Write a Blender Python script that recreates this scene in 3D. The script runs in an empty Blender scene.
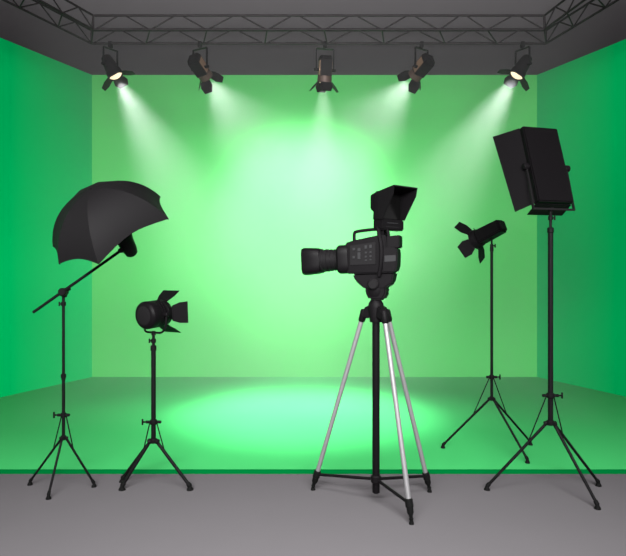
import bpy, bmesh, math
from mathutils import Vector, Matrix
from math import sin, cos, pi, radians as R

sc = bpy.context.scene
COL = sc.collection
# ------------------------------------------------------------------ camera, world, lights, exposure
FPX, CX, HY, CH = 600.0, 313.0, 270.0, 1.6        # focal length in pixels, principal column, horizon row, eye height
cam_d = bpy.data.cameras.new('camera'); cam = bpy.data.objects.new('camera', cam_d); COL.objects.link(cam)
cam.location = (0, 0, CH); cam.rotation_euler = (R(90), 0, 0)
cam_d.sensor_width = 36; cam_d.lens = 36 * FPX / 626; cam_d.shift_y = -8 / 626
cam_d.clip_end = 100
sc.camera = cam

w = bpy.data.worlds.new('world'); sc.world = w; w.use_nodes = True
w.node_tree.nodes['Background'].inputs[0].default_value = (1, 0.975, 0.99, 1)
w.node_tree.nodes['Background'].inputs[1].default_value = 0.85

def area(name, loc, target, size, energy, col=(1, 1, 1), spread=180):
    d = bpy.data.lights.new(name, 'AREA'); d.shape = 'RECTANGLE'; d.size, d.size_y = size; d.energy = energy; d.color = col
    o = bpy.data.objects.new(name, d); COL.objects.link(o); o.location = loc
    o.rotation_euler = (Vector(target) - Vector(loc)).to_track_quat('-Z', 'Y').to_euler()
    d.spread = R(spread); return o
area('front_fill', (0, -1.5, 3.6), (0, 7.5, .5), (6, 1.2), 340, spread=80)  # added fill, unseen behind the camera, brightens the stage and floor
area('ceiling_fill', (0, 2.0, 3.3), (0, 2.3, 5), (5, .6), 720)  # invented upward source, lifts the front of the ceiling so it darkens rearwards
area('floor_fill', (0, 1.6, 4.25), (0, 1.9, 0), (3, .8), 125, spread=100)  # extra overhead source out of view, added to brighten the near grey floor

sc.view_settings.view_transform = 'Standard'; sc.view_settings.look = 'None'
sc.view_settings.gamma = 1; sc.view_settings.use_curve_mapping = False
sc.view_settings.exposure = 0.0
cy = sc.cycles
cy.use_denoising = True
cy.max_bounces = 4; cy.diffuse_bounces = 0; cy.glossy_bounces = 2; cy.volume_bounces = 0
cy.transparent_max_bounces = 8; cy.caustics_reflective = False; cy.caustics_refractive = False
SPOT_W = 1400; HAZE = 0.038

def P(px, py, Y):                                 # the point at depth Y seen at a pixel
    return Vector(((px - CX) / FPX * Y, Y, CH + (HY - py) / FPX * Y))

# ------------------------------------------------------------------ materials
def mat(name, col, rough=0.5, metal=0.0, spec=0.5, noise=0.0, scale=20.0, coat=0.0, bump=0.0):
    m = bpy.data.materials.new(name); m.use_nodes = True
    nt = m.node_tree; b = nt.nodes['Principled BSDF']
    b.inputs['Base Color'].default_value = (*col, 1); b.inputs['Roughness'].default_value = rough
    b.inputs['Metallic'].default_value = metal; b.inputs['Specular IOR Level'].default_value = spec
    b.inputs['Coat Weight'].default_value = coat
    tc = nt.nodes.new('ShaderNodeTexCoord'); n = nt.nodes.new('ShaderNodeTexNoise')
    n.inputs['Scale'].default_value = scale; n.inputs['Detail'].default_value = 4
    nt.links.new(tc.outputs['Object'], n.inputs['Vector'])
    if noise > 0:
        mr = nt.nodes.new('ShaderNodeMapRange')
        mr.inputs['To Min'].default_value = 1 - noise; mr.inputs['To Max'].default_value = 1 + noise
        nt.links.new(n.outputs['Fac'], mr.inputs['Value'])
        mx = nt.nodes.new('ShaderNodeVectorMath'); mx.operation = 'SCALE'
        mx.inputs[0].default_value = col
        nt.links.new(mr.outputs['Result'], mx.inputs['Scale']); nt.links.new(mx.outputs[0], b.inputs['Base Color'])
    rr = nt.nodes.new('ShaderNodeMapRange')
    rr.inputs['To Min'].default_value = max(0, rough - .06); rr.inputs['To Max'].default_value = min(1, rough + .06)
    nt.links.new(n.outputs['Fac'], rr.inputs['Value']); nt.links.new(rr.outputs['Result'], b.inputs['Roughness'])
    if bump > 0:
        bp = nt.nodes.new('ShaderNodeBump'); bp.inputs['Strength'].default_value = bump; bp.inputs['Distance'].default_value = .002
        nt.links.new(n.outputs['Fac'], bp.inputs['Height']); nt.links.new(bp.outputs['Normal'], b.inputs['Normal'])
    return m

def emis(name, col, strength):
    m = bpy.data.materials.new(name); m.use_nodes = True
    nt = m.node_tree; b = nt.nodes['Principled BSDF']
    b.inputs['Base Color'].default_value = (*col, 1)
    b.inputs['Emission Color'].default_value = (*col, 1); b.inputs['Emission Strength'].default_value = strength
    return m

M = dict(
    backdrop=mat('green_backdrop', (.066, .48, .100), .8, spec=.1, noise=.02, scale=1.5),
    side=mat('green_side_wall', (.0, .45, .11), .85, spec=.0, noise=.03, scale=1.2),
    greenfloor=mat('green_floor', (.048, .41, .115), .55, spec=.15, noise=.02, scale=1.5),
    edge=mat('green_floor_edge', (.0, .10, .02), .8, spec=.0),
    grey=mat('grey_floor', (.108, .101, .106), .75, spec=.0, noise=.03, scale=3),
    ceil=mat('grey_ceiling', (.225, .21, .219), .9, spec=.0, noise=.02, scale=2),
    truss=mat('dark_truss_metal', (.010, .008, .009), .6, spec=.1),
    black=mat('black_paint', (.004, .0035, .004), .5, spec=.05, noise=.1, scale=60),
    body=mat('black_plastic', (.0035, .003, .0035), .42, spec=.05, noise=.1, scale=90, bump=.1),
    rubber=mat('black_rubber', (.004, .004, .004), .7, spec=.05),
    cloth=mat('black_umbrella_cloth', (.006, .0055, .006), .6, spec=.07, noise=.08, scale=40),
    grille=mat('dark_grey_plastic', (.007, .0065, .007), .5, spec=.06),
    key=mat('grey_key', (.017, .017, .018), .5, spec=.1),
    glass=mat('dark_lens_glass', (.002, .002, .002), .1, spec=.3),
    screen=mat('dark_screen', (.002, .002, .002), .2, spec=.15),
    alu=mat('brushed_aluminium', (.19, .185, .19), .4, metal=.35, spec=.5, noise=.06, scale=80),
    brass=mat('warm_bronze_metal', (.22, .14, .09), .42, metal=.6, noise=.1, scale=60),
    bronze=mat('dark_bronze', (.045, .028, .022), .5, metal=.3, spec=.2),
    lamp=emis('lit_lamp_glass', (1, .80, .55), 1.15),
)

# ------------------------------------------------------------------ mesh building
class MB:
    def __init__(s): s.bm = bmesh.new()
    def _merge(s, other, mtx=None):
        if mtx is not None: bmesh.ops.transform(other, matrix=mtx, verts=other.verts)
        me = bpy.data.meshes.new('tmp'); other.to_mesh(me); other.free(); s.bm.from_mesh(me); bpy.data.meshes.remove(me)
    def poly(s, pts, faces, mtx=None, bevel=0, seg=2):
        b = bmesh.new(); vs = [b.verts.new(p) for p in pts]
        for f in faces: b.faces.new([vs[i] for i in f])
        bmesh.ops.recalc_face_normals(b, faces=b.faces)
        if bevel > 0: bmesh.ops.bevel(b, geom=list(b.edges), offset=bevel, segments=seg, affect='EDGES', clamp_overlap=True)
        s._merge(b, mtx); return s
    def box(s, lo, hi, mtx=None, bevel=0):
        x0, y0, z0 = lo; x1, y1, z1 = hi
        pts = [(x0,y0,z0),(x1,y0,z0),(x1,y1,z0),(x0,y1,z0),(x0,y0,z1),(x1,y0,z1),(x1,y1,z1),(x0,y1,z1)]
        return s.poly(pts, [(0,3,2,1),(4,5,6,7),(0,1,5,4),(1,2,6,5),(2,3,7,6),(3,0,4,7)], mtx, bevel)
    def hexa(s, a, b, bevel=0, mtx=None):         # two quads (four points each) joined
        return s.poly(list(a) + list(b), [(0,1,2,3),(7,6,5,4),(0,4,5,1),(1,5,6,2),(2,6,7,3),(3,7,4,0)], mtx, bevel)
    def prism(s, pts, v, bevel=0, mtx=None):      # polygon pushed along the vector v
        n = len(pts); v = Vector(v); q = [Vector(p) for p in pts]
        f = [tuple(range(n)), tuple(range(2*n-1, n-1, -1))] + [(i, (i+1) % n, (i+1) % n + n, i + n) for i in range(n)]
        return s.poly(q + [p + v for p in q], f, mtx, bevel)
    def lathe(s, prof, origin, axis, n=28, squash=None):   # prof: (distance along axis, radius)
        origin = Vector(origin); rot = Vector(axis).normalized().to_track_quat('Z', 'Y').to_matrix().to_4x4()
        b = bmesh.new(); rings = []
        for (t, r) in prof:
            if r < 1e-6: rings.append([b.verts.new((0, 0, t))]); continue
            ring = []
            for i in range(n):
                a = 2*pi*i/n; k = 1.0
                if squash: k = 1 / ((abs(cos(a))**squash + abs(sin(a))**squash) ** (1/squash))
                ring.append(b.verts.new((r*k*cos(a), r*k*sin(a), t)))
            rings.append(ring)
        for p, q in zip(rings, rings[1:]):
            if len(p) == 1 and len(q) == 1: continue
            for i in range(n):
                j = (i+1) % n
                if len(p) == 1: b.faces.new((p[0], q[i], q[j]))
                elif len(q) == 1: b.faces.new((p[i], p[j], q[0]))
                else: b.faces.new((p[i], p[j], q[j], q[i]))
        if len(rings[0]) > 1 and prof[0] != prof[-1]: b.faces.new(rings[0][::-1])
        if len(rings[-1]) > 1 and prof[0] != prof[-1]: b.faces.new(rings[-1])
        bmesh.ops.recalc_face_normals(b, faces=b.faces)
        s._merge(b, Matrix.Translation(origin) @ rot); return s
    def rod(s, a, b, r, r2=None, n=14, ch=0.0):
        a, b = Vector(a), Vector(b); L = (b-a).length; r2 = r if r2 is None else r2; c = min(r, r2)*.25
        return s.lathe([(0, r-c), (c, r), (L-c, r2), (L, r2-c)], a, b-a, n)
    def tube(s, pts, r, n=10):                    # swept tube along a polyline, smoothed
        pts = [Vector(p) for p in pts]
        for _ in range(2):
            q = [pts[0]]
            for u, v in zip(pts, pts[1:]): q += [u*.75+v*.25, u*.25+v*.75]
            pts = q + [pts[-1]]
        b = bmesh.new(); rings = []; up = None
        for i, p in enumerate(pts):
            t = (pts[min(i+1, len(pts)-1)] - pts[max(i-1, 0)]).normalized()
            if up is None: up = t.orthogonal().normalized()
            up = (up - t*up.dot(t)).normalized(); sd = t.cross(up)
            rings.append([b.verts.new(p + (up*cos(2*pi*k/n) + sd*sin(2*pi*k/n))*r) for k in range(n)])
        for u, v in zip(rings, rings[1:]):
            for k in range(n): b.faces.new((u[k], u[(k+1) % n], v[(k+1) % n], v[k]))
        b.faces.new(rings[0][::-1]); b.faces.new(rings[-1]); bmesh.ops.recalc_face_normals(b, faces=b.faces)
        s._merge(b); return s
    def build(s, name, m, parent=None, smooth=True, ang=35):
        me = bpy.data.meshes.new(name)
        root = parent
        while root is not None and root.parent is not None: root = root.parent
        if root is not None:
            bmesh.ops.transform(s.bm, matrix=Matrix.Translation(-root.location), verts=s.bm.verts)
        if smooth:
            for f in s.bm.faces: f.smooth = True
            for e in s.bm.edges:
                if len(e.link_faces) == 2 and e.calc_face_angle(0) > R(ang): e.smooth = False
        s.bm.to_mesh(me); s.bm.free(); me.materials.append(m)
        o = bpy.data.objects.new(name, me); COL.objects.link(o); o.parent = parent
        return o

def tag(o, label=None, cat=None, group=None, kind=None):
    for k, v in (('label', label), ('category', cat), ('group', group), ('kind', kind)):
        if v: o[k] = v
    return o
def thing(name, loc, label, cat, group=None):
    o = bpy.data.objects.new(name, None); COL.objects.link(o); o.location = loc; o.empty_display_size = .1
    return tag(o, label, cat, group)

# ------------------------------------------------------------------ the room
EDGE_Y, BACK_Y, TOP = 4.706, 8.78, 4.454
PLAT = .035
BL, BR = (92-CX)/FPX*BACK_Y, (537-CX)/FPX*BACK_Y
SL = .43
FL, FR = BL - SL*(BACK_Y-EDGE_Y), BR + SL*(BACK_Y-EDGE_Y)
FRONT_Y = -.6
def struct(name, mb, m, label, smooth=False):
    return tag(mb.build(name, m, None, smooth), label, None, None, 'structure')
struct('floor', MB().box((-6.5, FRONT_Y, -.12), (6.5, EDGE_Y, 0)).box((-6.5, EDGE_Y, -.12), (6.5, BACK_Y+.2, -.005)), M['grey'], 'smooth grey studio floor in front of the green stage')
pl = [(FL, EDGE_Y+.006, 0), (FR, EDGE_Y+.006, 0), (BR, BACK_Y, 0), (BL, BACK_Y, 0)]
struct('floor.001', MB().prism(pl, (0, 0, PLAT)), M['greenfloor'], 'green painted stage floor, raised slightly above the grey floor')
struct('trim_1', MB().box((FL, EDGE_Y, 0), (FR, EDGE_Y+.006, PLAT)), M['edge'], 'dark green front edge of the raised green floor')
struct('wall_back', MB().prism([(BL-.1, BACK_Y, 0), (BR+.1, BACK_Y, 0), (BR+.1, BACK_Y+.12, 0), (BL-.1, BACK_Y+.12, 0)], (0, 0, TOP)), M['backdrop'], 'bright green rear backdrop wall')
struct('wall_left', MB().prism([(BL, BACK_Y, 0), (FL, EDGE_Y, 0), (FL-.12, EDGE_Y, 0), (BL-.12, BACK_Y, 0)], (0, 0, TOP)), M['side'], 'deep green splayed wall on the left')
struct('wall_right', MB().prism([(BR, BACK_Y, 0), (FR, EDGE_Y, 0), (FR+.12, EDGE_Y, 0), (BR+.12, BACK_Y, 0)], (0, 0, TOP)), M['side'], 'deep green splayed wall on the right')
struct('ceiling', MB().box((-6.5, FRONT_Y, TOP), (6.5, BACK_Y+.2, TOP+.12)), M['ceil'], 'plain grey ceiling above the lighting truss')

# ------------------------------------------------------------------ lighting truss (one bolted U of box truss)
D1, D2, H1, H2 = 6.237, 6.623, CH+2.5, CH+2.645
CR, BRR = .0115, .0075
ib = [(-2.285, D1), (2.405, D1)]                  # inner corners
ob = [(-2.445, D2), (2.572, D2)]                  # outer corners
YF = 3.0                                          # the side runs come forward over the camera
def along(c, k, y): return (c[0] + k*(D2 - y if c in ob else D1 - y), y)
ifr = [along(ib[0], -.37, YF), along(ib[1], .16, YF)]
ofr = [along(ob[0], -.39, YF), along(ob[1], .235, YF)]
tr = thing('lighting_truss', (0, D2, H1), 'dark U-shaped box lattice truss hung under the grey ceiling', 'truss')
def rodpart(name, a, b, r, parent, m='truss'): return MB().rod(a, b, r, n=10).build(name, M[m], parent)
for z in (H1, H2):
    rodpart('chord', (*ib[0], z), (*ib[1], z), CR, tr)
    rodpart('chord', (*ob[0], z), (*ob[1], z), CR, tr)
    for k in (0, 1):
        rodpart('chord', (*ib[k], z), (*ifr[k], z), CR, tr)
        rodpart('chord', (*ob[k], z), (*ofr[k], z), CR, tr)
for k in (0, 1):                                  # corner uprights and corner cross bars
    for c in (ib, ob): rodpart('corner_post', (*c[k], H1), (*c[k], H2), CR, tr)
    for z in (H1, H2): rodpart('corner_bar', (*ib[k], z), (*ob[k], z), BRR, tr)
fx = [(p-CX)/FPX*D1 for p in (94, 150, 207, 267, 324, 382, 439, 487, 545)]
bx = [(p-CX)/FPX*D2 for p in (92, 146, 203.5, 265, 327, 384, 445, 497, 545.5)]
for xs, Y in ((fx, D1), (bx, D2)):
    for i in range(8):
        mid = (xs[i]+xs[i+1])/2; g = .035
        if i > 0 or Y == D1 or Y == D2: rodpart('brace', (xs[i]+.01, Y, H1), (mid-g, Y, H2), BRR, tr)
        rodpart('brace', (mid+g, Y, H2), (xs[i+1]-.01, Y, H1), BRR, tr)
for i in range(1, 8): rodpart('cross_bar', (fx[i], D1, H1), (bx[i], D2, H1), BRR, tr)
def lerp(a, b, t): return tuple(a[i]+(b[i]-a[i])*t for i in range(2))
for k in (0, 1):
    n = 8
    for (c, f) in ((ib[k], ifr[k]), (ob[k], ofr[k])):
        for i in range(n):
            a, m_, b = lerp(c, f, i/n), lerp(c, f, (i+.5)/n), lerp(c, f, (i+1)/n)
            rodpart('brace', (*a, H1), (*m_, H2), BRR, tr); rodpart('brace', (*m_, H2), (*b, H1), BRR, tr)
    for i in range(1, n+1): rodpart('cross_bar', (*lerp(ib[k], ifr[k], i/n), H1), (*lerp(ob[k], ofr[k], i/n), H1), BRR, tr)
    for t in (.62, .98):
        for c, f in ((ib[k], ifr[k]), (ob[k], ofr[k])):
            p = lerp(c, f, t); rodpart('hanger_rod', (*p, H2), (*p, TOP), .012, tr)

# ------------------------------------------------------------------ lamps with barn doors
def frame(d, up=(0, 0, 1)):                       # local +Z = d, local +Y close to up
    d = Vector(d).normalized(); x = Vector(up).cross(d)
    x = x.normalized() if x.length > 1e-4 else Vector((1, 0, 0))
    y = d.cross(x); return Matrix((x, y, d)).transposed().to_4x4()
def barn_doors(mtx, z0, r, size, parent, spread=42, angs=(0, 90, 180, 270), m='black', w0=.78, w1=.95, w2=.6):
    for a in angs:
        T = mtx @ Matrix.Rotation(R(a), 4, 'Z') @ Matrix.Translation((0, r*.97, z0)) @ Matrix.Rotation(-R(spread), 4, 'X')
        t = size*.02+.0015
        pts = [(-r*w0, 0, 0), (r*w0, 0, 0), (r*w1, 0, size*.45), (r*w2, 0, size), (-r*w2, 0, size), (-r*w1, 0, size*.45)]
        mb = MB().prism([T @ Vector(p) for p in pts], (T.to_3x3() @ Vector((0, t, 0))))
        door = mb.build('barn_door', M[m], parent, ang=20)
        h = MB().rod(T @ Vector((-r*w0*.9, 0, 0)), T @ Vector((r*w0*.9, 0, 0)), t*1.6)
        h.build('hinge', M[m], door)
def spot(name, loc, d, energy, size, parent, blend=1.0, rad=.07, col=(.95, 1, .95)):
    L = bpy.data.lights.new(name, 'SPOT'); L.energy = energy; L.spot_size = R(size); L.spot_blend = blend
    L.shadow_soft_size = rad; L.color = col
    o = bpy.data.objects.new(name, L); COL.objects.link(o); o.parent = parent
    o.location = Vector(loc) - parent.location; o.rotation_euler = Vector(d).to_track_quat('-Z', 'Y').to_euler()
    return o

def truss_lamp(px, py, target, yaw_px, label, style, energy, size, roll=0, side=None, doors=(0, 90, 180, 270), spread=40):
    Y = D2
    hook = P(px, 43.5, Y); hook.z = H1
    piv = P(px, py, Y)
    if yaw_px: piv.x += yaw_px*Y/FPX
    hook.x = piv.x
    d = (Vector(target) - piv).normalized()
    root = thing('truss_spotlight', hook - Vector((0, 0, CR)), label, 'spotlight', 'barn door spotlights hung along the truss')
    # clamp and yoke
    MB().box((hook.x-.02, Y-.028, H1-.045), (hook.x+.02, Y+.028, H1+.018), bevel=.005).build('clamp', M['black'], root)
    side = Vector(side) if side else d.cross(Vector((0, 0, 1))); side.z = 0; side.normalize()
    w = .098 if style == 'box' else .092
    zt = H1-.065
    mb = MB().rod((hook.x, Y, H1-.04), (hook.x, Y, zt+.004), .012)
    c = Vector((hook.x, Y, zt)); fw = Vector((side.y, -side.x, 0))
    mb.hexa([c - side*w - fw*.012, c + side*w - fw*.012, c + side*w + fw*.012, c - side*w + fw*.012],
            [v + Vector((0, 0, .009)) for v in (c - side*w - fw*.012, c + side*w - fw*.012, c + side*w + fw*.012, c - side*w + fw*.012)])
    yk = mb.build('yoke', M['black'], root)
    for sgn in (-1, 1):
        a = c + side*w*sgn; b = Vector((piv.x, Y, piv.z)) + side*w*sgn
        MB().hexa([a - fw*.011 - side*.004, a + fw*.011 - side*.004, a + fw*.011 + side*.004, a - fw*.011 + side*.004],
                  [b - fw*.011 - side*.004, b + fw*.011 - side*.004, b + fw*.011 + side*.004, b - fw*.011 + side*.004]).build('yoke_arm', M['black'], root)
        MB().rod(b - side*sgn*.035, b + side*sgn*.022, .016).build('knob', M['black'], root)
    F = frame(d) ; F.translation = piv
    F = F @ Matrix.Rotation(R(roll), 4, 'Z')
    if style == 'box':
        hb = MB(); q = .066
        rear = [(-q*.8, -q*.8, -.15), (q*.8, -q*.8, -.15), (q*.8, q*.8, -.15), (-q*.8, q*.8, -.15)]
        mid = [(-q, -q, -.11), (q, -q, -.11), (q, q, -.11), (-q, q, -.11)]
        fr = [(-q, -q, .07), (q, -q, .07), (q, q, .07), (-q, q, .07)]
        hb.hexa([F @ Vector(v) for v in rear], [F @ Vector(v) for v in mid])
        hb.hexa([F @ Vector(v) for v in mid], [F @ Vector(v) for v in fr], bevel=.006)
        body = hb.build('housing', M['black'], root, ang=20)
        for sx in (-1, 1):
            MB().box((sx*q*1.02-.002, -q*.75, -.095), (sx*q*1.02+.002, q*.75, .055), F, .001).build('side_plate', M['brass'], body)
        rr = .078
    else:
        MB().lathe([(-.125, 0), (-.125, .035), (-.11, .052), (-.06, .064), (.02, .074), (.075, .08)], F.translation, d).build('housing', M['black'], root)
        rr = .084
    MB().lathe([(.065, rr*.7), (.065, rr), (.135, rr*1.04), (.135, rr*.93), (.12, rr*.9), (.12, rr*.7), (.065, rr*.7)], F.translation, d).build('front_ring', M['bronze' if style == 'box' else 'black'], root)
    MB().lathe([(.085, rr*.86), (.12, rr*.86), (.138, rr*.6), (.145, 0)], F.translation, d).build('lens', M['lamp'], root)
    barn_doors(F, .135, rr, .125, root, spread, doors)
    spot('spot_light', F @ Vector((0, 0, .16)), d, energy, size, root)
    return root
G = (-.1, 7.2, 0)
truss_lamp(110.5, 66, (-.15, 6.6, 0), 0, 'black spotlight with glowing lens, leftmost on the truss', 'round', SPOT_W*1.35, 46, side=(.55, .84, 0), spread=62)
truss_lamp(196, 68, (0, 8.8, 2.2), 4, 'boxy spotlight with bronze side plate aimed right, second from left on truss', 'box', SPOT_W*.55, 78, roll=-12)
truss_lamp(325, 70, (-.05, 7.5, 0), 0, 'boxy spotlight facing straight back, in the middle of the truss', 'box', SPOT_W*.5, 44)
truss_lamp(421.5, 68, (-.4, 8.8, 2.2), 0, 'boxy spotlight with bronze side plate aimed left, second from right on truss', 'box', SPOT_W*.55, 78, roll=12)
truss_lamp(522.5, 66, (-.15, 6.6, 0), 0, 'black spotlight with glowing lens, rightmost on the truss', 'round', SPOT_W*1.35, 46, side=(.55, -.84, 0), spread=62)

# ------------------------------------------------------------------ light stands
def stand(name, label, pole, joint, collar, top, split, feet, braces, r_low, r_up, r_leg, floor_z=0.0, knob_side=-1, extra=None, midc=None):
    X, Y = pole
    root = thing(name, (X, Y, floor_z), label, 'light stand')
    zj, zc, zt, zs = joint, collar, top, split
    MB().rod((X, Y, zj-.02), (X, Y, zs), r_low).build('lower_pole', M['black'], root)
    MB().rod((X, Y, zs-.03), (X, Y, zt), r_up).build('upper_pole', M['black'], root)
    MB().rod((X, Y, zs-.03), (X, Y, zs+.012), r_low*1.25).build('pole_clamp', M['black'], root)
    if midc: MB().rod((X, Y, midc-.016), (X, Y, midc+.016), r_low*1.6).build('pole_clamp', M['black'], root)
    hub = MB().rod((X, Y, zj-.022), (X, Y, zj+.012), r_low*1.7)
    for f in feet:
        v = (Vector((f[0]-X, f[1]-Y, 0))).normalized()
        hub.rod(Vector((X, Y, zj-.005)), Vector((X, Y, zj-.012)) + v*(r_low*2.2+.006), r_leg*1.5)
    hub.build('leg_hub', M['black'], root)
    cl = MB().rod((X, Y, zc-.018), (X, Y, zc+.018), r_low*1.7)
    for s_ in (-1, 1): cl.rod((X+s_*r_low, Y, zc), (X+s_*(r_low*2+.022), Y, zc), .011)
    cl.build('brace_collar', M['black'], root)
    k0 = X+knob_side*(r_low*2+.02)
    MB().rod((k0, Y, zc), (k0+knob_side*.026, Y, zc), .006).rod((k0+knob_side*.026, Y, zc-.022), (k0+knob_side*.026, Y, zc+.022), .0065).build('wing_knob', M['black'], root)
    for i, f in enumerate(feet):
        v = Vector((f[0]-X, f[1]-Y, 0)).normalized()
        a = Vector((X, Y, zj-.012)) + v*(r_low*1.6); b = Vector((f[0], f[1], floor_z+.028))
        leg = MB().rod(a, b, r_leg).build('leg', M['black'], root)
        dn = (b-a).normalized()
        MB().rod(b-dn*.03, b, r_leg*1.3, r_leg*1.5).lathe([(0, r_leg*1.7+.004), (.006, r_leg*1.7+.004), (.024, r_leg*1.2), (.034, r_leg*1.05)], (f[0], f[1], floor_z), (0, 0, 1), 16).build('rubber_foot', M['rubber'], leg)
        if i in braces:
            t = braces[i]
            MB().rod(Vector((X, Y, zc-.01)) + v*(r_low*1.6), a+(b-a)*t, .0045, n=8).build('brace', M['black'], root)
    # small tightening knob under the head
    kz = zt-.05
    MB().rod((X, Y, kz-.016), (X, Y, kz+.016), r_up*1.7).rod((X, Y, kz), (X+knob_side*.03, Y, kz), .006).rod((X+knob_side*.03, Y, kz-.016), (X+knob_side*.03, Y, kz+.016), .006).build('head_knob', M['black'], root)
    return root
def F0(px, py, z=0.0):                            # point on the floor under a pixel
    Y = FPX*(CH-z)/(py-HY); return ((px-CX)/FPX*Y, Y)
def Z(py, Y): return CH+(HY-py)/FPX*Y

# umbrella boom stand
YU = 4.36
XU = (63.5-CX)/FPX*YU
us = stand('boom_stand', 'thin black tripod stand with a slanted boom arm, at far left', (XU, YU), Z(437, YU), Z(415, YU), Z(297, YU), Z(376, YU),
      [F0(30, 485), F0(94, 487), F0(48.5, 499)], {0: .26, 1: .26}, .0115, .0105, .0085, midc=Z(376, YU))
bA, bB = P(33, 312.5, YU-.03), P(121, 250.5, YU-.03)
MB().rod(bA, bB, .0105).build('boom_arm', M['black'], us)
pv = P(63.5, 292, YU-.015)
MB().rod(pv - Vector((0, .035, 0)), pv + Vector((0, .03, 0)), .030).box((pv.x-.016, YU-.016, pv.z-.04), (pv.x+.016, YU+.016, pv.z), bevel=.004).rod(pv+Vector((.02, 0, .012)), pv+Vector((.052, 0, .022)), .009).build('boom_clamp', M['black'], us)

# umbrella
k = YU/FPX
Cc = P(112, 228.5, YU-.02)
vd = (Cc - Vector((0, 0, CH))).normalized(); vr = vd.cross(Vector((0, 0, 1))).normalized(); vu = vr.cross(vd)
ax = (.906*(-.46*vr + .89*vu) - .42*vd).normalized()
e1 = (.89*vr + .46*vu).normalized(); e2 = (.42*(.46*vr - .89*vu)*1.0 - .906*vd).normalized()
UR, UD = 62*k, 46*k
um = thing('photo_umbrella', Cc, 'large black dome umbrella tilted over the boom stand', 'umbrella')
tips = [-19, 34, 114, 160, 199, 246, 294]
def dome(th_t, v, pinch):                         # v 0 at the crown, 1 at the rim
    r = UR*(.55*sin(v*pi/2)+.45*v)*(1-pinch*(.6 + .4*v)); h = UD*cos(v*pi/2)
    return r, h
def umb_mesh(off):
    b = bmesh.new(); NV, NS = 14, 8; cols = []
    for i in range(len(tips)):
        a0 = tips[i]; a1 = tips[(i+1) % len(tips)] + (360 if i == len(tips)-1 else 0)
        for s_ in range(NS):
            u = s_/NS; th = R(a0+(a1-a0)*u); half = R(a1-a0)/2
            chord = cos(half)/cos(half*(2*u-1))
            pinch = (1-chord)*.9 + .05*(1-(2*u-1)**2)
            col = []
            for j in range(1, NV+1):
                v = j/NV; r, h = dome(th, v, pinch)
                h += .10*UD*(1-(2*u-1)**2)*v**4 * (R(a1-a0)/R(51))
                p = Cc + (e1*cos(th) + e2*sin(th))*(r-off) + ax*(h-off)
                col.append(b.verts.new(p))
            cols.append(col)
    top = b.verts.new(Cc + ax*(UD-off)); n = len(cols)
    for i in range(n):
        p, q = cols[i], cols[(i+1) % n]; b.faces.new((top, p[0], q[0]))
        for j in range(NV-1): b.faces.new((p[j], p[j+1], q[j+1], q[j]))
    return b
canopy = MB()
bo = umb_mesh(0); bmesh.ops.recalc_face_normals(bo, faces=bo.faces)
bmesh.ops.solidify(bo, geom=bo.faces[:], thickness=.003)
canopy._merge(bo)
canopy.build('canopy', M['cloth'], um, ang=9)
for t in tips:
    th = R(t); pts = []
    for j in range(0, 13):
        v = j/12; r, h = dome(th, v, 0); pts.append(Cc + (e1*cos(th)+e2*sin(th))*max(r-.006, 0) + ax*(h-.006))
    MB().tube(pts, .0035, 6).build('rib', M['black'], um)
MB().rod(Cc + ax*(UD-.01), Cc - ax*.14, .005).build('shaft', M['black'], um)
MB().rod(Cc + ax*(UD-.004), Cc + ax*(UD+.005), .010, .005).build('ferrule', M['black'], um)
# lamp head inside the umbrella
hc = P(128.5, 247, YU+.02)
lh = thing('lamp_head', hc, 'small black lamp head at boom end, firing into the umbrella', 'lamp')
MB().lathe([(-.075, 0), (-.072, .03), (-.06, .043), (-.02, .052), (.06, .060), (.10, .070), (.10, .064), (.07, .055), (.07, 0)], hc, ax).build('housing', M['black'], lh)
MB().rod(hc - ax*.01, bB, .011).rod(bB-Vector((0, .02, 0)), bB+Vector((0, .02, 0)), .018).build('bracket', M['black'], lh)
MB().lathe([(.07, .052), (.085, .05), (.095, 0)], hc, ax).build('lens', M['grille'], lh)

# left spotlight stand
YS = 4.43
XS = (153.5-CX)/FPX*YS
stand('light_stand', 'thick black tripod stand under the barrel spotlight, beside the umbrella stand', (XS, YS), Z(440, YS), Z(422, YS), Z(334, YS), Z(347, YS),
      [F0(122.5, 482), F0(122, 490), F0(190, 490)], {1: .24, 2: .24}, .0175, .011, .0125)
lc = P(155, 314, YS)
dS = Vector((.50, .86, .05)).normalized()
ls = thing('studio_spotlight', P(153.5, 334, YS), 'black barrel spotlight with open barn doors, on the thick left stand', 'spotlight')
FS = frame(dS); FS.translation = lc
MB().lathe([(-.115, 0), (-.115, .07), (-.112, .083), (-.10, .098), (-.092, .102), (-.03, .1), (-.025, .096), (.04, .094), (.045, .098), (.085, .096), (.085, .084), (.06, .07), (.06, 0)], lc, dS, 32).build('barrel', M['body'], ls)
MB().lathe([(-.1185, 0), (-.1185, .055), (-.115, .068), (-.113, .068)], lc, dS, 32).build('rear_cap', M['grille'], ls)
for t in (-.02, .005, .03): MB().lathe([(t, .09), (t, .101), (t+.008, .101), (t+.008, .09), (t, .09)], lc, dS, 32).build('cooling_ring', M['black'], ls)
MB().lathe([(.05, 0), (.05, .07), (.062, .068), (.072, 0)], lc, dS, 28).build('lens', M['glass'], ls)
barn_doors(FS, .085, .096, .115, ls, 34, w0=.6, w1=.8, w2=.85)
sd = dS.cross(Vector((0, 0, 1))).normalized(); bz = P(153.5, 333, YS)
mbk = [lc + sd*.112, lc + sd*.112 + Vector((0, 0, -.09)), bz + sd*.085, bz + sd*.02, bz - sd*.02, bz - sd*.085, lc - sd*.112 + Vector((0, 0, -.09)), lc - sd*.112]
mbk[2].z = mbk[3].z = mbk[4].z = mbk[5].z = Z(332.5, YS)
MB().tube(mbk, .008).build('yoke', M['black'], ls)
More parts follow.
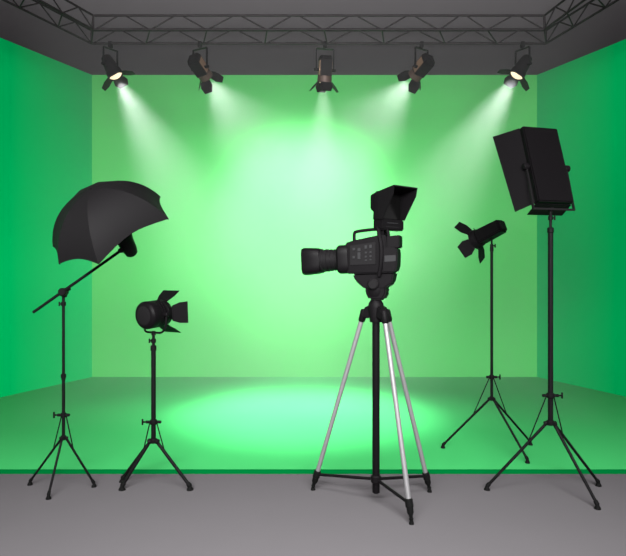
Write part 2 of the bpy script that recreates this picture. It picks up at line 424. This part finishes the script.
for s_ in (-1, 1): MB().rod(lc+sd*s_*.08, lc+sd*s_*.13, .018).build('knob', M['black'], ls)
MB().rod((XS, YS, Z(335.5, YS)), (XS, YS, Z(331, YS)), .016).build('spigot', M['black'], ls)

# right small spotlight stand, on the green floor
YR = 5.17
XR = (491.7-CX)/FPX*YR
stand('light_stand', 'slim black tripod stand standing on the green floor', (XR, YR), Z(398, YR), Z(377, YR), Z(240, YR), Z(248, YR),
      [F0(443, 448, PLAT), F0(530.5, 445, PLAT), F0(527.5, 463, PLAT)], {0: .35, 1: .35}, .0125, .0085, .0095, PLAT, knob_side=1)
rc = P(489, 232.5, YR)
dR = Vector((-.60, .72, -.38)).normalized()
rs = thing('studio_spotlight', P(491.7, 240, YR), 'small black spotlight with fanned barn doors aimed left, on the slim stand', 'spotlight')
FRm = frame(dR); FRm.translation = rc
q = .066
a4 = [(-q*.85, -q*.85, -.145), (q*.85, -q*.85, -.145), (q*.85, q*.85, -.145), (-q*.85, q*.85, -.145)]
b4 = [(-q*.95, -q*.95, .11), (q*.95, -q*.95, .11), (q*.95, q*.95, .11), (-q*.95, q*.95, .11)]
MB().hexa([FRm @ Vector(v) for v in a4], [FRm @ Vector(v) for v in b4], bevel=.014).build('housing', M['body'], rs)
MB().box((-q*.6, -q*.6, -.150), (q*.6, q*.6, -.143), FRm, .002).build('rear_panel', M['grille'], rs)
MB().lathe([(.10, .05), (.10, .078), (.155, .09), (.155, .078), (.135, .07), (.135, .05), (.10, .05)], rc, dR).build('front_ring', M['black'], rs)
MB().lathe([(.12, .07), (.13, .07), (.145, 0)], rc, dR).build('lens', M['lamp'], rs)
barn_doors(FRm @ Matrix.Rotation(R(60), 4, 'Z'), .155, .085, .13, rs, 62, w0=.6, w1=.85, w2=.7)
MB().rod((XR, YR, Z(241, YR)), (XR, YR, rc.z-.03), .009).build('spigot', M['black'], rs)
spot('spot_light', rc + dR*.17, (-.80, .55, -.15), 500, 62, rs, 1)

# right softbox stand
YP = 4.3
XP = (550.5-CX)/FPX*YP
stand('light_stand', 'tall thick black tripod stand carrying the big panel light, at right', (XP, YP), Z(422, YP), Z(395.5, YP), Z(211, YP), Z(229, YP),
      [F0(487, 490), F0(598.5, 486), F0(597.5, 509)], {0: .31, 1: .2}, .0185, .010, .0105, knob_side=1)
kp = YP/FPX
wv = Vector((40.7, 12, .1)); uv = Vector((-7.4, 24.3, 80.3))
wl, ul = wv.length*kp, uv.length*kp
wv.normalize(); uv = (uv - wv*uv.dot(wv)).normalized(); nv = uv.cross(wv)
if nv.y < 0: nv = -nv
pc = P(548.5, 163.5, YP+.09)                          # centre of the back face
pn = thing('panel_light', P(550.5, 210, YP), 'large black rectangular panel light seen from behind, on the tall right stand', 'panel light')
T = 9*kp
def pp(a, b, c): return pc + wv*(a*wl/2) + uv*(b*ul/2) + nv*c
bk = [pp(-1, -1, 0), pp(1, -1, 0), pp(1, 1, 0), pp(-1, 1, 0)]; ft = [pp(-1.01, -1.01, T), pp(1.01, -1.01, T), pp(1.01, 1.01, T), pp(-1.01, 1.01, T)]
MB().hexa(bk, ft, bevel=.008).build('housing', M['body'], pn)
MB().hexa([pp(-.95, -.95, T-.004), pp(.95, -.95, T-.004), pp(.95, .95, T-.004), pp(-.95, .95, T-.004)], [pp(-.95, -.95, T+.003), pp(.95, -.95, T+.003), pp(.95, .95, T+.003), pp(-.95, .95, T+.003)]).build('diffuser', M['key'], pn)
def flap(p0, p1, out0, out1, thick):
    q0, q1 = p0+out0, p1+out1; nrm = (p1-p0).cross(out0).normalized()*thick
    MB().hexa([p0, p1, q1, q0], [p0+nrm, p1+nrm, q1+nrm, q0+nrm], bevel=.0015).build('flap', M['black'], pn)
flap(pp(-1.01, -1, T*.6), pp(-1.01, 1, T*.6), (nv*19-wv*14)*.9*kp - uv*3*kp, (nv*19-wv*14)*1.22*kp + uv*2*kp, .005)
flap(pp(-1, -1.01, T*.6), pp(1, -1.01, T*.6), nv*16.5*kp - uv*5*kp, nv*16.5*kp - uv*5*kp, -.005)
flap(ft[1], ft[2], nv*22*kp + wv*4*kp, nv*22*kp + wv*4*kp, .005)
flap(ft[2], ft[3], nv*15*kp - uv*1*kp, nv*15*kp - uv*1*kp, .005)
mid = pp(0, -.06, T*.5)
kl, kr = mid - wv*(wl/2+.022), mid + wv*(wl/2+.022)
zb = Z(209.5, YP)
wh = Vector((wv.x, wv.y, 0)).normalized()
base = Vector((XP, YP, zb))
jl, jr = Vector((kl.x+.005, kl.y, zb)), Vector((kr.x, kr.y, zb))
off = (jl.y+jr.y)/2 - (YP-.02)
jl.y -= off; jr.y -= off
yk = MB()
def bar(mb, a, b, hw, hd, sidev):
    dv = (b-a).normalized(); s2 = dv.cross(sidev).normalized()
    mb.hexa([a+sidev*hd+s2*hw, a+sidev*hd-s2*hw, a-sidev*hd-s2*hw, a-sidev*hd+s2*hw], [b+sidev*hd+s2*hw, b+sidev*hd-s2*hw, b-sidev*hd-s2*hw, b-sidev*hd+s2*hw], bevel=.002)
fh = Vector((-wh.y, wh.x, 0))
bar(yk, kl, jl, .010, .006, wh); bar(yk, kr, jr, .010, .006, wh); bar(yk, jl - wh*.006, jr + wh*.006, .010, .007, Vector((0, 0, 1)))
yk.build('yoke', M['grille'], pn)
for a, s_ in ((kl, -1), (kr, 1)): MB().rod(a - wv*s_*.02, a + wv*s_*.024, .026).build('knob', M['black'], pn)
jm = (jl+jr)/2
MB().rod((XP, YP, zb-.02), (XP, YP, zb+.012), .018).rod(Vector((XP, YP, zb)), Vector((jm.x, jm.y, zb)), .014).build('spigot', M['black'], pn)

# ------------------------------------------------------------------ camera tripod
YT = 4.1
XT = (376-CX)/FPX*YT; kt = YT/FPX
tp = thing('camera_tripod', (XT, YT, 0), 'tall tripod with silver legs and black centre column, at centre of the room', 'tripod')
top = Vector((XT, YT, Z(303, YT)))
MB().rod((XT, YT, Z(493, YT)), (XT, YT, top.z), .0255, n=20).build('centre_column', M['body'], tp)
MB().rod((XT, YT, Z(483, YT)), (XT, YT, Z(475, YT)), .036, n=20).build('column_collar', M['black'], tp)
cr = MB().lathe([(-.13, .03), (-.13, .042), (-.03, .055), (0, .05), (.02, .036), (.045, .03)], top, (0, 0, 1))
feet = [F0(313, 490), F0(429.5, 492), F0(411.5, 524)]
legs = []
for f in feet:
    v = Vector((f[0]-XT, f[1]-YT, 0)).normalized()
    cr.hexa([top+v*.02+Vector((-v.y*.03, v.x*.03, -.005)), top+v*.02+Vector((v.y*.03, -v.x*.03, -.005)), top+v*.02+Vector((v.y*.03, -v.x*.03, -.1)), top+v*.02+Vector((-v.y*.03, v.x*.03, -.1))],
            [top+v*.085+Vector((-v.y*.026, v.x*.026, -.035)), top+v*.085+Vector((v.y*.026, -v.x*.026, -.035)), top+v*.10+Vector((v.y*.026, -v.x*.026, -.11)), top+v*.10+Vector((-v.y*.026, v.x*.026, -.11))], bevel=.008)
cr.build('shoulder', M['black'], tp)
for i, f in enumerate(feet):
    v = Vector((f[0]-XT, f[1]-YT, 0)).normalized()
    a = top + v*.088 + Vector((0, 0, -.055)); b = Vector((f[0], f[1], .02)); dn = (b-a).normalized()
    L = (b-a).length; s1 = a + dn*.05; s2 = b - dn*.115
    leg = MB().rod(s1, s2, .0165, n=18).build('leg', M['alu'], tp); tag(leg, 'silver metal leg')
    MB().lathe([(0, .022), (.01, .026), (.075, .024), (.085, .018)], a - dn*.005, dn, 20).build('leg_socket', M['black'], leg)
    MB().lathe([(0, .02), (.006, .025), (.05, .026), (.055, .022), (.085, .022), (.1, .014), (.118, .011), (.122, .016), (L*0+.13, .012)], s2 - dn*.02, dn, 20).build('leg_foot', M['rubber'], leg)
    MB().rod(s2 + dn*.05 , b - Vector((0, 0, .012)), .009).lathe([(0, .017), (.01, .015), (.03, .008)], (f[0], f[1], 0), (0, 0, 1), 16).build('foot_tip', M['rubber'], leg)
    jb = s2 + dn*.01
    MB().rod(Vector((XT, YT, Z(479, YT))), jb, .0105).build('spreader_arm', M['black'], tp)
MB().lathe([(0, .030), (.01, .036), (.03, .036), (.04, .028), (.045, .06), (.055, .064), (.08, .072), (.105, .07), (.12, .055)], top+Vector((0, 0, .0)), (0, 0, 1)).build('head_base', M['black'], tp)
O = Vector((XT, YT, CH))
an = R(20)
Fv = Vector((-cos(an), sin(an), 0)); Nv = Vector((-sin(an), -cos(an), 0)); Kv = Vector((0, 0, 1))
CM = Matrix((Fv, Nv, Kv)).transposed().to_4x4() @ Matrix.Scale(kt, 4); CM.translation = O
def sx(x): return (376-4-x)/.94
def prof(pts, n0, n1, bevel=0):
    return MB().prism([Vector((sx(x), n0, 270-y)) for x, y in pts], (0, n1-n0, 0), bevel, CM)
hd = prof([(351, 274), (391, 272), (389, 283), (381, 289), (363, 289), (354, 281)], -9, 9, 1.5); hd.build('head', M['black'], tp)
MB().rod(CM @ Vector((sx(372), 8, -14)), CM @ Vector((sx(372), 14, -14)), 5.5*kt).build('tilt_lock', M['grille'], tp)
prof([(364, 284), (382, 284), (384, 292), (380, 300), (367, 300), (363, 292)], -8, 8, 2).build('ball_neck', M['black'], tp)

# ------------------------------------------------------------------ video camera
vc = thing('video_camera', (O.x, O.y, Z(273, YT)), 'black broadcast video camera with hooded monitor, mounted on the silver tripod', 'video camera')
prof([(345, 243), (351, 241), (378, 235.5), (384, 236), (386, 273), (347, 274), (345, 271)], -12, 12, 1.2).build('body', M['body'], vc)
pan = prof([(350, 246), (374.5, 242.5), (374.5, 264.5), (350, 265.5)], 11.5, 13, .4).build('control_panel', M['grille'], vc)
for (x, y, w2, h2) in [(354, 249.5, 1.2, 1.2), (354, 257.5, 1.2, 1.2), (359, 250, 1.4, 1.6), (359, 256, 1.4, 3.5), (365.5, 247.5, 1.2, 1.7), (370, 247, 1.2, 1.7), (365.5, 253, 1.0, .9), (370, 252.6, 1.0, .9), (365.5, 257, 1.0, .9), (370, 256.6, 1.0, .9), (365.5, 260.5, 1.0, .7), (370, 260, 1.0, .7)]:
    prof([(x-w2, y-h2), (x+w2, y-h2-.2), (x+w2, y+h2-.2), (x-w2, y+h2)], 12.8, 13.8, .15).build('button', M['key'], pan)
# lens
axl = (CM.to_3x3() @ Vector((1, 0, -.05))).normalized()
l0 = CM @ Vector((sx(346), 0, 270-259))
def ll(pr, name, m, squash=None, parent=vc, n=36):
    return MB().lathe([(t*kt, r*kt) for t, r in pr], l0, axl, n, squash).build(name, m, parent)
ll([(-2, 8), (-2, 13.5), (0, 14.5), (8, 14.5), (10, 13), (10, 8), (-2, 8)], 'lens_mount', M['body'], 5, n=48)
ll([(8, 9), (8, 11.5), (12, 11.5), (12, 10.5), (14, 10.5), (14, 11), (16, 11), (16, 10.6), (18, 10.6), (18, 11.2), (20, 11.2), (20, 10.8), (22, 10.8), (22, 11.6), (25, 11.6), (25, 11), (27, 11), (28, 12), (31, 12), (31, 9), (8, 9)], 'lens_barrel', M['grille'])
ll([(29, 10.5), (29, 12), (33, 13.2), (46, 14.2), (47.5, 13.6), (47.5, 12.4), (44, 12), (34, 10.5), (29, 10.5)], 'lens_hood', M['body'], 5, n=48)
ll([(30, 0), (30, 10), (33, 9), (35, 0)], 'front_glass', M['glass'])
# handle, rear parts
MB().tube([CM @ Vector((sx(x), 0, 270-y)) for x, y in [(351, 243), (350.5, 232.5), (353, 231), (372, 229), (383, 229), (384, 237)]], 1.7*kt).build('handle', M['black'], vc)
prof([(384, 237), (396, 236), (396, 248.5), (384, 249)], -6, 10, 1).build('rear_grip', M['body'], vc)
bt = prof([(379, 248), (393.5, 248), (395, 252), (394.5, 268), (392, 272.5), (381, 272.5)], -5, 13, 1.2).build('battery', M['black'], vc)
prof([(383, 256), (393.5, 255.5), (393.5, 261.5), (383, 262.2)], 12.6, 13.5, .3).build('battery_label', M['key'], bt)
MB().tube([CM @ Vector((sx(x), n, 270-y)) for x, y, n in [(375, 227, 6), (378, 236, 12), (380.5, 248, 13.5), (380, 264, 13.5), (377.5, 276, 12)]], 2.0*kt).build('support_arm', M['black'], vc)
# hooded monitor
am = R(40)
fm = Vector((sin(am), -cos(am), 0)); rm = Vector((cos(am), sin(am), 0))
MM = Matrix((rm, fm, Kv)).transposed().to_4x4() @ Matrix.Scale(kt, 4); MM.translation = P(390, 270, YT)
W = 16.5
MB().hexa([(-W, -9, 49), (W, -9, 49), (W, 0, 49), (-W, 0, 49)], [(-W, -6, 78), (W, -6, 78), (W, 0, 78), (-W, 0, 78)], bevel=1.2, mtx=MM).hexa([(-W+1, -13, 61), (W-4, -13, 61), (W-3, -6, 56), (-W+.5, -6, 56)], [(-W+1, -13, 75), (W-4, -13, 75), (W-3, -6, 77), (-W+.5, -6, 77)], bevel=1.0, mtx=MM).build('monitor_case', M['body'], vc)
mb_ = MB().box((-W, -8, 39.5), (W+1.5, 3, 50.5), MM, 1.2).build('monitor_base', M['body'], vc)
for i in range(6): MB().box((-7+i*2.6, 2.8, 46.2), (-5.4+i*2.6, 3.4, 47.2), MM).build('button', M['key'], mb_)
MB().box((-9, 2.8, 42.3), (9, 3.3, 43.3), MM).build('label_strip', M['grille'], mb_)
MB().box((-W+2, -.5, 51), (W-2, .8, 76.3), MM).build('screen', M['screen'], vc)
t = .9
hood = MB()
for s_ in (-1, 1):
    hood.prism([(s_*W, -1, 50), (s_*W, 5, 50), (s_*(W+.5), 19.5, 73), (s_*(W+.8), 21, 81.5), (s_*(W), -1, 77.5)], (-s_*t, 0, 0), mtx=MM)
hood.hexa([(-W-.8, 21, 81.5), (W+.8, 21, 81.5), (W, -1, 77.5), (-W, -1, 77.5)], [(-W-.8, 21, 80.3), (W+.8, 21, 80.3), (W, -1, 76.3), (-W, -1, 76.3)], mtx=MM)
hood.build('monitor_hood', M['black'], vc, ang=20)
MB().box((-4, -6, 33), (0, -2, 41), MM, .5).box((-13, -6, 34), (-8, 0, 48), MM, .8).build('monitor_bracket', M['black'], vc)

# ------------------------------------------------------------------ haze that shows the beams
hz = MB().prism([(-2.9, 5.75, PLAT+.01), (2.9, 5.75, PLAT+.01), (2.9, BACK_Y-.02, PLAT+.01), (-2.9, BACK_Y-.02, PLAT+.01)], (0, 0, TOP-PLAT-.03))
hm = bpy.data.materials.new('stage_haze'); hm.use_nodes = True
nt = hm.node_tree; nt.nodes.clear()
vo = nt.nodes.new('ShaderNodeVolumeScatter'); vo.inputs['Density'].default_value = HAZE; vo.inputs['Anisotropy'].default_value = 0.0
vo.inputs['Color'].default_value = (.98, 1, .98, 1)
ou = nt.nodes.new('ShaderNodeOutputMaterial'); nt.links.new(vo.outputs[0], ou.inputs['Volume'])
tag(hz.build('haze', hm, None, False), 'thin white haze glowing in the spotlight beams over the green stage', 'haze', None, 'stuff')
